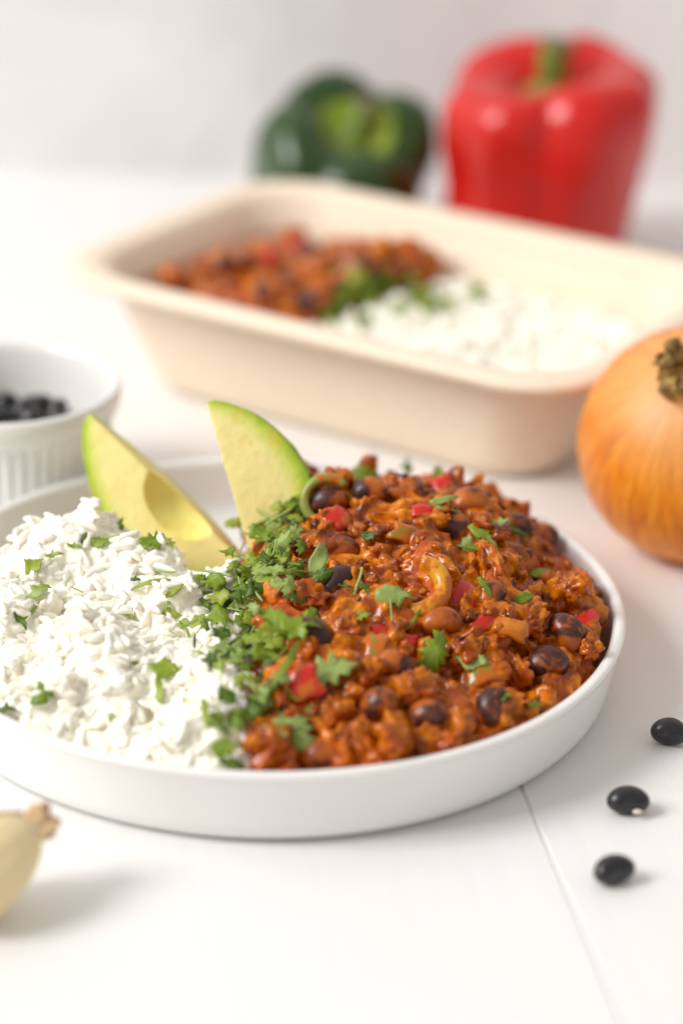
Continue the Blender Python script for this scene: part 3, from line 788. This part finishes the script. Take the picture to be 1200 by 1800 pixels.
# ------------------------------------------------------------------ ramekin with beans
RC = Vector((-.0935, .1105, 0))
rp = [(.0001, .003), (.028, .003), (.030, .0), (.0325, 0), (.0335, .002), (.0345, .005), (.0365, .0345), (.0368, .0355), (.0392, .0375), (.0398, .040), (.0400, .0435), (.0396, .0452), (.0385, .0458), (.0372, .0450), (.0365, .042), (.0355, .034), (.0330, .009), (.0305, .0062), (.02, .0055), (.0001, .0055)]
def flute(r, z, t, j):
    if 5 <= j <= 6 and r > .03: return r*(1+.016*(abs(sin(t*26))-.5)), z
    return r, z
rp2 = rp[:6]+[(.0345+.002*k/6, .005+.0295*k/6) for k in range(1, 6)]+rp[6:]
def flute2(r, z, t, j):
    if 5 <= j <= 11: return r+.0011*(abs(sin(t*26))-.6)*min(1, (j-4)/2, (12-j)/2), z
    return r, z
V, F = lathe(rp2, 624, flute2); ram = link_mesh('ramekin', mesh('ramekin', V, F), None, M_RAM); ram.location = RC
tag(ram, 'small white fluted ramekin holding black beans at the left edge', 'ramekin')
DB = bean_mesh(.0115, .0078, .0072, ICO2); DB.materials.append(M_DBEAN)
V, F = lathe([(.0001, .0056), (.030, .0075), (.0345, .028), (.030, .0315), (.0001, .0325)], 32)
k = 0
for ring, cnt_ in ((0, 1), (.010, 6), (.0195, 11), (.0265, 15)):
    for i in range(cnt_):
        for lay in (0, 1):
            if lay and ring > .02: continue
            a = 2*pi*i/cnt_+ring*60+lay*.5
            o = bpy.data.objects.new('black_bean', DB); COL.objects.link(o)
            z = .0255+.006*lay+random.uniform(-.0008, .0012)-.10*max(0, ring-.015)
            put(o, RC+Vector((ring*cos(a)*1.0+random.gauss(0, .0006), ring*sin(a)+random.gauss(0, .0006), z)), Quaternion((random.gauss(0, .3), random.gauss(0, .3), random.gauss(0, 1), 1)).normalized())
            tag(o, 'dry black bean in the pile inside the white fluted ramekin', 'bean', 'black beans piled in the ramekin'); k += 1
low = []
for i in range(34):   # hidden lower layer that carries the visible beans
    a = i*2.4; r_ = .0255*math.sqrt((i+.5)/34); q = rndrot()
    low.append(([q @ v.co + Vector((r_*cos(a), r_*sin(a), .0185)) for v in DB.vertices], [tuple(p.vertices) for p in DB.polygons]))
V, F = joinVF(low); o = link_mesh('black_beans', mesh('beans', V, F), None, M_DBEAN); o.location = RC
tag(o, 'lower layer of dry black beans filling the white fluted ramekin', 'beans', kind='stuff')

# ------------------------------------------------------------------ takeaway container
TH = radians(-31.5); TC = Vector((.0405, .2255, 0))
def rrect(a, b, r, n=14):
    out = []
    for cx, cy, s in ((a-r, b-r, 0), (-a+r, b-r, 1), (-a+r, -b+r, 2), (a-r, -b+r, 3)):
        for k in range(n):
            t = s*pi/2+pi/2*k/(n-1); out.append((cx+r*cos(t), cy+r*sin(t)))
        # straight run gets extra points for smooth shading
    return out
def loft(rings, zs):
    n = len(rings[0]); V = []; F = []
    for R_, z in zip(rings, zs): V += [(x, y, z) for x, y in R_]
    for j in range(len(rings)-1):
        for i in range(n): k = (i+1) % n; F.append((j*n+i, j*n+k, (j+1)*n+k, (j+1)*n+i))
    F.append(tuple(range(n-1, -1, -1))); F.append(tuple((len(rings)-1)*n+i for i in range(n)))
    return V, F
A, B = .1135, .0800
outer = [(.0345, 0.0), (.0305, .0006), (.0275, .003), (.0255, .008), (.0205, .022), (.0155, .0385), (.0140, .0420), (.0120, .0432)]
prof = outer+[(.0095, .0445)]
inner = [(.0165, .0440), (.0185, .0385), (.0235, .022), (.0285, .008), (.031, .0042), (.036, .0028)]
rings = [rrect(A-i, B-i, .031-i*.26+.0) for i, z in prof]+[rrect(A-i, B-i, .031-i*.26) for i, z in inner]
zs = [z for i, z in prof]+[z for i, z in inner]
V, F = loft(rings, zs)
box_e = empty('takeaway_container', (TC.x, TC.y, 0)); box_e.rotation_euler = (0, 0, TH)
tag(box_e, 'beige pulp takeaway container with rounded corners filled with chili and rice behind the plate', 'food container')
link_mesh('tray', mesh('tray', V, F), box_e, M_PULP)
rimp = [(.0105, .0440), (.0040, .0450), (.0008, .0460), (0, .0472), (.0006, .0488), (.0028, .0500), (.0070, .0503), (.0100, .0499), (.0125, .0486), (.0150, .0462), (.0166, .0436), (.0130, .0430)]
n = 56; V = []; F = []
for i, z in rimp: V += [(x, y, z) for x, y in rrect(A-i, B-i, .031-i*.26)]
m_ = len(rimp)
for j in range(m_):
    for i in range(n):
        k = (i+1) % n; j2 = (j+1) % m_; F.append((j*n+i, j*n+k, j2*n+k, j2*n+i))
link_mesh('rim', mesh('rim', V, F), box_e, M_PULP)
RT = Matrix.Rotation(TH, 2)
def toL(x, y): d = Vector((x-TC.x, y-TC.y)); return RT.transposed() @ d
def insideC(lx, ly):
    mx = max(abs(lx)-(.086-.030), 0); my = max(abs(ly)-(.057-.030), 0); return math.hypot(mx, my)/.030
def Hc(x, y, part):
    l = toL(x, y); e = insideC(l.x, l.y)
    nz = noise.noise(Vector((x*60, y*60, 9.1)))
    div = -.022+.006*nz+.16*l.y
    if part == 'chili':
        h = .035+.006*nz+.010*math.exp(-((l.x+.020)**2+(l.y-.030)**2)/.0002)
        h *= 1-sm(div-.006, div+.008, l.x)
        h *= sm(-.100, -.086, l.x)
    else:
        h = .032+.0025*nz; h *= sm(div-.010, div+.006, l.x)
    return h*(1 if e < 1 else 0)
def mkc(part):
    return lambda x, y: Hc(x, y, part)
def sampC(lo, hi):
    def f():
        while 1:
            lx = random.uniform(lo, hi); ly = random.uniform(-.052, .052)
            if insideC(lx, ly) < .93:
                w = RT @ Vector((lx, ly)); return w.x+TC.x, w.y+TC.y
    return f
bx = (TC.x-.1, TC.x+.1, TC.y-.09, TC.y+.09)
cch = empty('chili_portion', (TC.x-.03, TC.y+.02, .003)); tag(cch, 'blurred portion of bean chili in the left part of the beige container', 'chili')
parts = []
Lf = lambda part, zb: closed_field(lambda x, y: Hc(x, y, part)-.003, *bx, 90, 9, zb)
k = 0; s_ = sampC(-.084, .002)
parts.append(Lf('chili', .0035))
for _ in range(560):
    x, y = s_(); h = Hc(x, y, 'chili')
    if h < .012: continue
    k += 1; r = random.choice((.002, .0035, .0048, .0055)); l = toL(x, y)
    parts.append(blob((x, y, h+random.uniform(-.004, .001)), r, (1.25, 1, .85), ICO2, .35, 1.3, k*.41))
V, F = joinVF(parts); me = remesh(V, F, .0013)
def clampC(me):
    for v in me.vertices:
        l = toL(v.co.x, v.co.y); t = min(v.co.z/.03, 1); a, b, r = .0775+.009*t, .049+.009*t, .030
        mx = max(abs(l.x)-(a-r), 0); my = max(abs(l.y)-(b-r), 0); e = math.hypot(mx, my)/r
        if e > 1:
            l = Vector((math.copysign(a-r+mx/e, l.x) if mx else l.x, math.copysign(b-r+my/e, l.y) if my else l.y))
            w = RT @ l; v.co.x = w.x+TC.x; v.co.y = w.y+TC.y
clampC(me)
so = link_mesh('sauce', me, cch, M_SAUCE); so.location = -cch.location
CC_BVH = BVHTree.FromPolygons([v.co.copy() for v in me.vertices], [tuple(p.vertices) for p in me.polygons])
cri = empty('rice_portion', (TC.x+.03, TC.y-.02, .003)); tag(cri, 'blurred portion of white rice in the right part of the beige container', 'rice')
CR_BVH = build_rice(cri, mkc('rice'), sampC(-.030, .084), 1500, 200, bx, 9, zb=.0035, post=clampC, vox=.0009)
CBL = ['black bean near the left wall of the beige container', 'black bean at the front of the container chili by the rim', 'black bean under the pink pepper piece in the container', 'black bean at the middle of the container chili', '', '', 'black bean at the back left of the container chili', 'black bean beside the cilantro at the front of the container', 'black bean on the tall peak of the container chili', 'leftmost black bean in the beige container', 'black bean behind the cilantro strip in the container', 'black bean just left of the cilantro strip in the container']+['blurred dark bean in the back row of the container chili', 'blurred dark bean left of the pepper piece in the container', 'blurred dark bean in the front row of the container chili']
def landc(px, py):
    d = pixray(px, py); best = None
    for b in (CC_BVH, CR_BVH):
        h = b.ray_cast(CAM, d)
        if h[0] is not None and (best is None or h[3] < best[3]): best = h
    return (best[0], best[1]) if best else (None, None)
for i, (px, py, nm, mt) in enumerate([(320, 470, 'b', 0), (405, 512, 'b', 0), (508, 500, 'b', 0), (560, 470, 'b', 0), (470, 462, 'r', 0), (520, 437, 'r', 0), (390, 470, 'b', 0), (540, 530, 'b', 0), (640, 470, 'b', 0), (300, 488, 'b', 0), (690, 480, 'b', 0), (600, 500, 'b', 0), (545, 448, 'b', 0), (430, 455, 'b', 0), (470, 520, 'b', 0)]):
    p, n = landc(px, py)
    if p is None: continue
    if nm == 'b':
        o = bpy.data.objects.new('cooked_black_bean', BEANM[i % 3]); COL.objects.link(o); frame(o, p+n*.001, pic_dir(i*37), n)
        tag(o, CBL[i], 'bean', 'black beans in the container chili')
    else:
        o = link_mesh('red_pepper_piece', curved_slab(.010, .008, .003, .01, seed=i+40), None, M_RBIT); frame(o, p+n*.0015, pic_dir(20), (n+(CAM-p).normalized()).normalized())
        tag(o, 'pinkish red pepper piece on the container chili, ' + ('left one' if px == 470 else 'farther back at the middle'), 'pepper piece')
ch2 = empty('cilantro_heap', (TC.x, TC.y, .03)); tag(ch2, 'blurred strip of chopped cilantro across the middle of the beige container', 'cilantro')
for cx, cy, sx_, sy_, c in [(690, 488, 26, 9, 26), (625, 520, 22, 10, 22), (585, 545, 12, 10, 12), (745, 528, 24, 8, 12), (730, 545, 25, 6, 8), (640, 570, 12, 5, 4), (838, 512, 9, 6, 5)]:
    for _ in range(c):
        p, n = landc(random.gauss(cx, sx_), random.gauss(cy, sy_))
        if p is None: continue
        kd = random.choice(['fan', 'frag', 'notch', 'strip']); s = random.uniform(.6, 1.0)
        o = bpy.data.objects.new('cilantro_leaf', random.choice(LF[kd])); COL.objects.link(o); o.parent = ch2
        n = (n+(CAM-p).normalized()*random.uniform(0, .8)).normalized(); put_child(o, ch2, p+n*random.uniform(.001, .003), n.to_track_quat('Z', 'X') @ Quaternion((0, 0, 1), random.uniform(0, 6.3)))
        o.matrix_basis = o.matrix_basis @ Matrix.Scale(s, 4)

# ------------------------------------------------------------------ bell peppers
def bell(R, H, lobes, seed, phase, squash=.0, cav=.80):
    prof = [(.0, .06), (.18, .035), (.38, .012), (.55, .0), (.68, .015), (.77, .06), (.82, .14), (.87, .3), (.93, .48), (.985, .65), (1.0, .78), (.98, .88), (.90, .955), (.78, .995), (.64, 1.0), (.48, .975), (.34, .925), (.22, .875), (.12, .85), (.0, .845)]
    pts = [(max(p.x, .001), p.y) for p in catmull([(a, b, 0) for a, b in prof], 4)]
    def rf(r, z, t, j):
        top = sm(.35, .9, z)
        lob = abs(cos(lobes*.5*(t-phase)))            # 0 in the furrows
        g = 1-(.085+.075*top)*(1-lob)**1.6*(1 if r > .25 else r/.25)
        w = noise.noise(Vector((cos(t)*1.3, sin(t)*1.3, z*1.5+seed)))*.13+noise.noise(Vector((cos(t)*3, sin(t)*3, z*3+seed)))*.03
        rr = r*R*(g+w*(.5+.5*r))
        zz = z*H*(1+.10*noise.noise(Vector((cos(t)*.9+seed, sin(t)*.9, 0)))*(z > .3))-(.045*H*(1-lob)**1.3)*sm(.3, .7, r)*(z > .6)
        if r < .6 and z < .2: zz += .03*H*(1-lob)*0
        return rr, zz
    return lathe(pts, 96, rf)
def pepper(name, loc, axis, xdir, R, H, lobes, seed, phase, mat, label, stem_path, stem_r, zc=.845, cavmat=None):
    root = empty(name, loc); Z = axis.normalized(); X = (xdir-Z*xdir.dot(Z)).normalized(); Y = Z.cross(X)
    root.matrix_world = Matrix(((X.x, Y.x, Z.x, loc[0]), (X.y, Y.y, Z.y, loc[1]), (X.z, Y.z, Z.z, loc[2]), (0, 0, 0, 1)))
    V, F = bell(R, H, lobes, seed, phase); me = mesh('body', V, F); body = link_mesh('body', me, root, mat)
    if cavmat:
        me.materials.append(cavmat)
        for p in me.polygons:
            c = p.center
            if math.hypot(c.x, c.y) < R*.40 and c.z > H*.7: p.material_index = 1
    base = Vector((0, 0, H*zc-.001))
    P = catmull([base+Vector(q) for q in stem_path], 6); N = len(P)
    rad = [stem_r*(2.6*math.exp(-i/N*9)+.85+.35*(i/N)**3) for i in range(N)]
    V, F = tube(P, rad, 14); V = [v+Vector((0, 0, 0)) for v in V]
    st = link_mesh('stem', mesh('stem', V, F), root, M_PSTEM)
    d = (P[-1]-P[-3]).normalized(); V, F = tube([P[-1]-d*.002, P[-1]+d*.0010, P[-1]+d*.0016], [rad[-1]*1.07, rad[-1]*1.06, rad[-1]*.9], 14)
    link_mesh('stem_end', mesh('stem_end', V, F), st, M_PCUT)
    tag(root, label, 'pepper'); return root
pepper('red_bell_pepper', (.105, .405, .001), Vector((.02, -.16, 1)), Vector((1, 0, 0)), .0500, .089, 4, 2.3, radians(38), M_RPEP,
       'large glossy red bell pepper standing behind the container', [(0, 0, 0), (0, 0, .008), (-.001, 0, .015), (.0005, .002, .025)], .0066)
pepper('green_bell_pepper', (.0055, .432, -.0005), Vector((.26, -.36, .86)), Vector((1, 0, 0)), .0425, .066, 4, 5.1, radians(25), M_GPEP,
       'dark green bell pepper leaning with its stem forward, left of the red one', [(0, 0, 0), (0, 0, .004), (.001, .003, .009), (.002, .008, .014)], .0048, cavmat=M_GCAV)

# ------------------------------------------------------------------ onion
OC = onz(1226, 782, .0365)
axis = (-CX*.20+CY*.50-FW*.84).normalized()
oe = empty('onion', OC); Z = axis; X = (CX-Z*CX.dot(Z)).normalized(); Y = Z.cross(X)
oe.matrix_world = Matrix(((X.x, Y.x, Z.x, OC.x), (X.y, Y.y, Z.y, OC.y), (X.z, Y.z, Z.z, OC.z), (0, 0, 0, 1)))
Rn = .0392
op = [(.001, -.93), (.2, -.92), (.5, -.82), (.78, -.60), (.95, -.30), (1.0, 0), (.955, .30), (.83, .56), (.64, .76), (.42, .89), (.25, .955), (.20, 1.0), (.18, 1.06), (.15, 1.08)]
opp = [(max(p.x, .001)*Rn, p.y*Rn) for p in catmull([(a, b, 0) for a, b in op], 5)]
def orf(r, z, t, j): return r*(1+.012*noise.noise(Vector((cos(t)*2, sin(t)*2, z*20)))+.0035*sin(t*17+2*noise.noise(Vector((cos(t), sin(t), z*9))))), z
V, F = lathe(opp, 120, orf); link_mesh('bulb', mesh('bulb', V, F), oe, M_ONION)
parts = []
for k in range(11):
    a = 2*pi*k/11+random.uniform(-.3, .3); r0 = .0068; L = random.uniform(.004, .013); cu = random.uniform(-1.2, 1.1)
    path = []; rad = []
    for i in range(9):
        t = i/8; rr = r0+cu*.0035*t*t*sin(2.4*t+.4)
        path.append(Vector((rr*cos(a+t*.6), rr*sin(a+t*.6), 1.02*Rn+L*t-cu*.0045*t**3))); rad.append(.0042*(1-.5*t))
    parts.append(tube(path, rad, 7, a, .55))
V, F = joinVF(parts)
V = [v+Vector((noise.noise(v*330), noise.noise(v*330+Vector((5, 5, 5))), noise.noise(v*330+Vector((9, 2, 5)))))*.0028 for v in V]
link_mesh('dry_neck', mesh('dry_neck', V, F), oe, M_NECK)
tag(oe, 'golden brown onion with a dry frayed neck at the right edge', 'onion')

# ------------------------------------------------------------------ garlic clove
gt = onz(82, 1437, .0205); gb = onz(-62, 1548, .0118)
axis = (gt-gb).normalized(); L = (gt-gb).length
ge = empty('garlic_clove', gb); Z = axis; X = Vector((0, 0, 1)); X = (X-Z*X.dot(Z)).normalized(); Y = Z.cross(X)
ge.matrix_world = Matrix(((X.x, Y.x, Z.x, gb.x), (X.y, Y.y, Z.y, gb.y), (X.z, Y.z, Z.z, gb.z), (0, 0, 0, 1)))
gp = [(.001, -.36), (.25, -.34), (.42, -.2), (.50, .0), (.49, .25), (.42, .5), (.30, .70), (.19, .80), (.155, .85)]
gpp = [(max(p.x, .001)*.0232, p.y*L) for p in catmull([(a, b, 0) for a, b in gp], 5)]
V, F = lathe(gpp, 64, lambda r, z, t, j: (r*(1+.05*cos(t*3+.6)+.012*sin(t*11)), z)); link_mesh('clove', mesh('clove', V, F), ge, M_GARL)
np_ = [(.155, .83), (.17, .86), (.19, .92), (.20, .98), (.17, 1.02), (.10, 1.03), (.001, 1.0)]
V, F = lathe([(max(a, .001)*.0232, b*L) for a, b in np_], 40, lambda r, z, t, j: (r*(1+.14*sin(t*5)+.10*sin(t*9+1)), z+.0012*sin(t*4+1)*(j > 2))); link_mesh('dry_end', mesh('dry_end', V, F), ge, M_GDRY)
V, F = tube(catmull([(.0113, -.004, -.1*L), (.0120, -.003, .2*L), (.0104, -.0025, .5*L), (.0054, -.001, .8*L)], 5), [.0010]*16, 6, 0, .6)
link_mesh('skin_ridge', mesh('skin_ridge', V, F), ge, M_GDRY)
tag(ge, 'pale garlic clove with a brown dry end at the lower left corner', 'garlic clove')
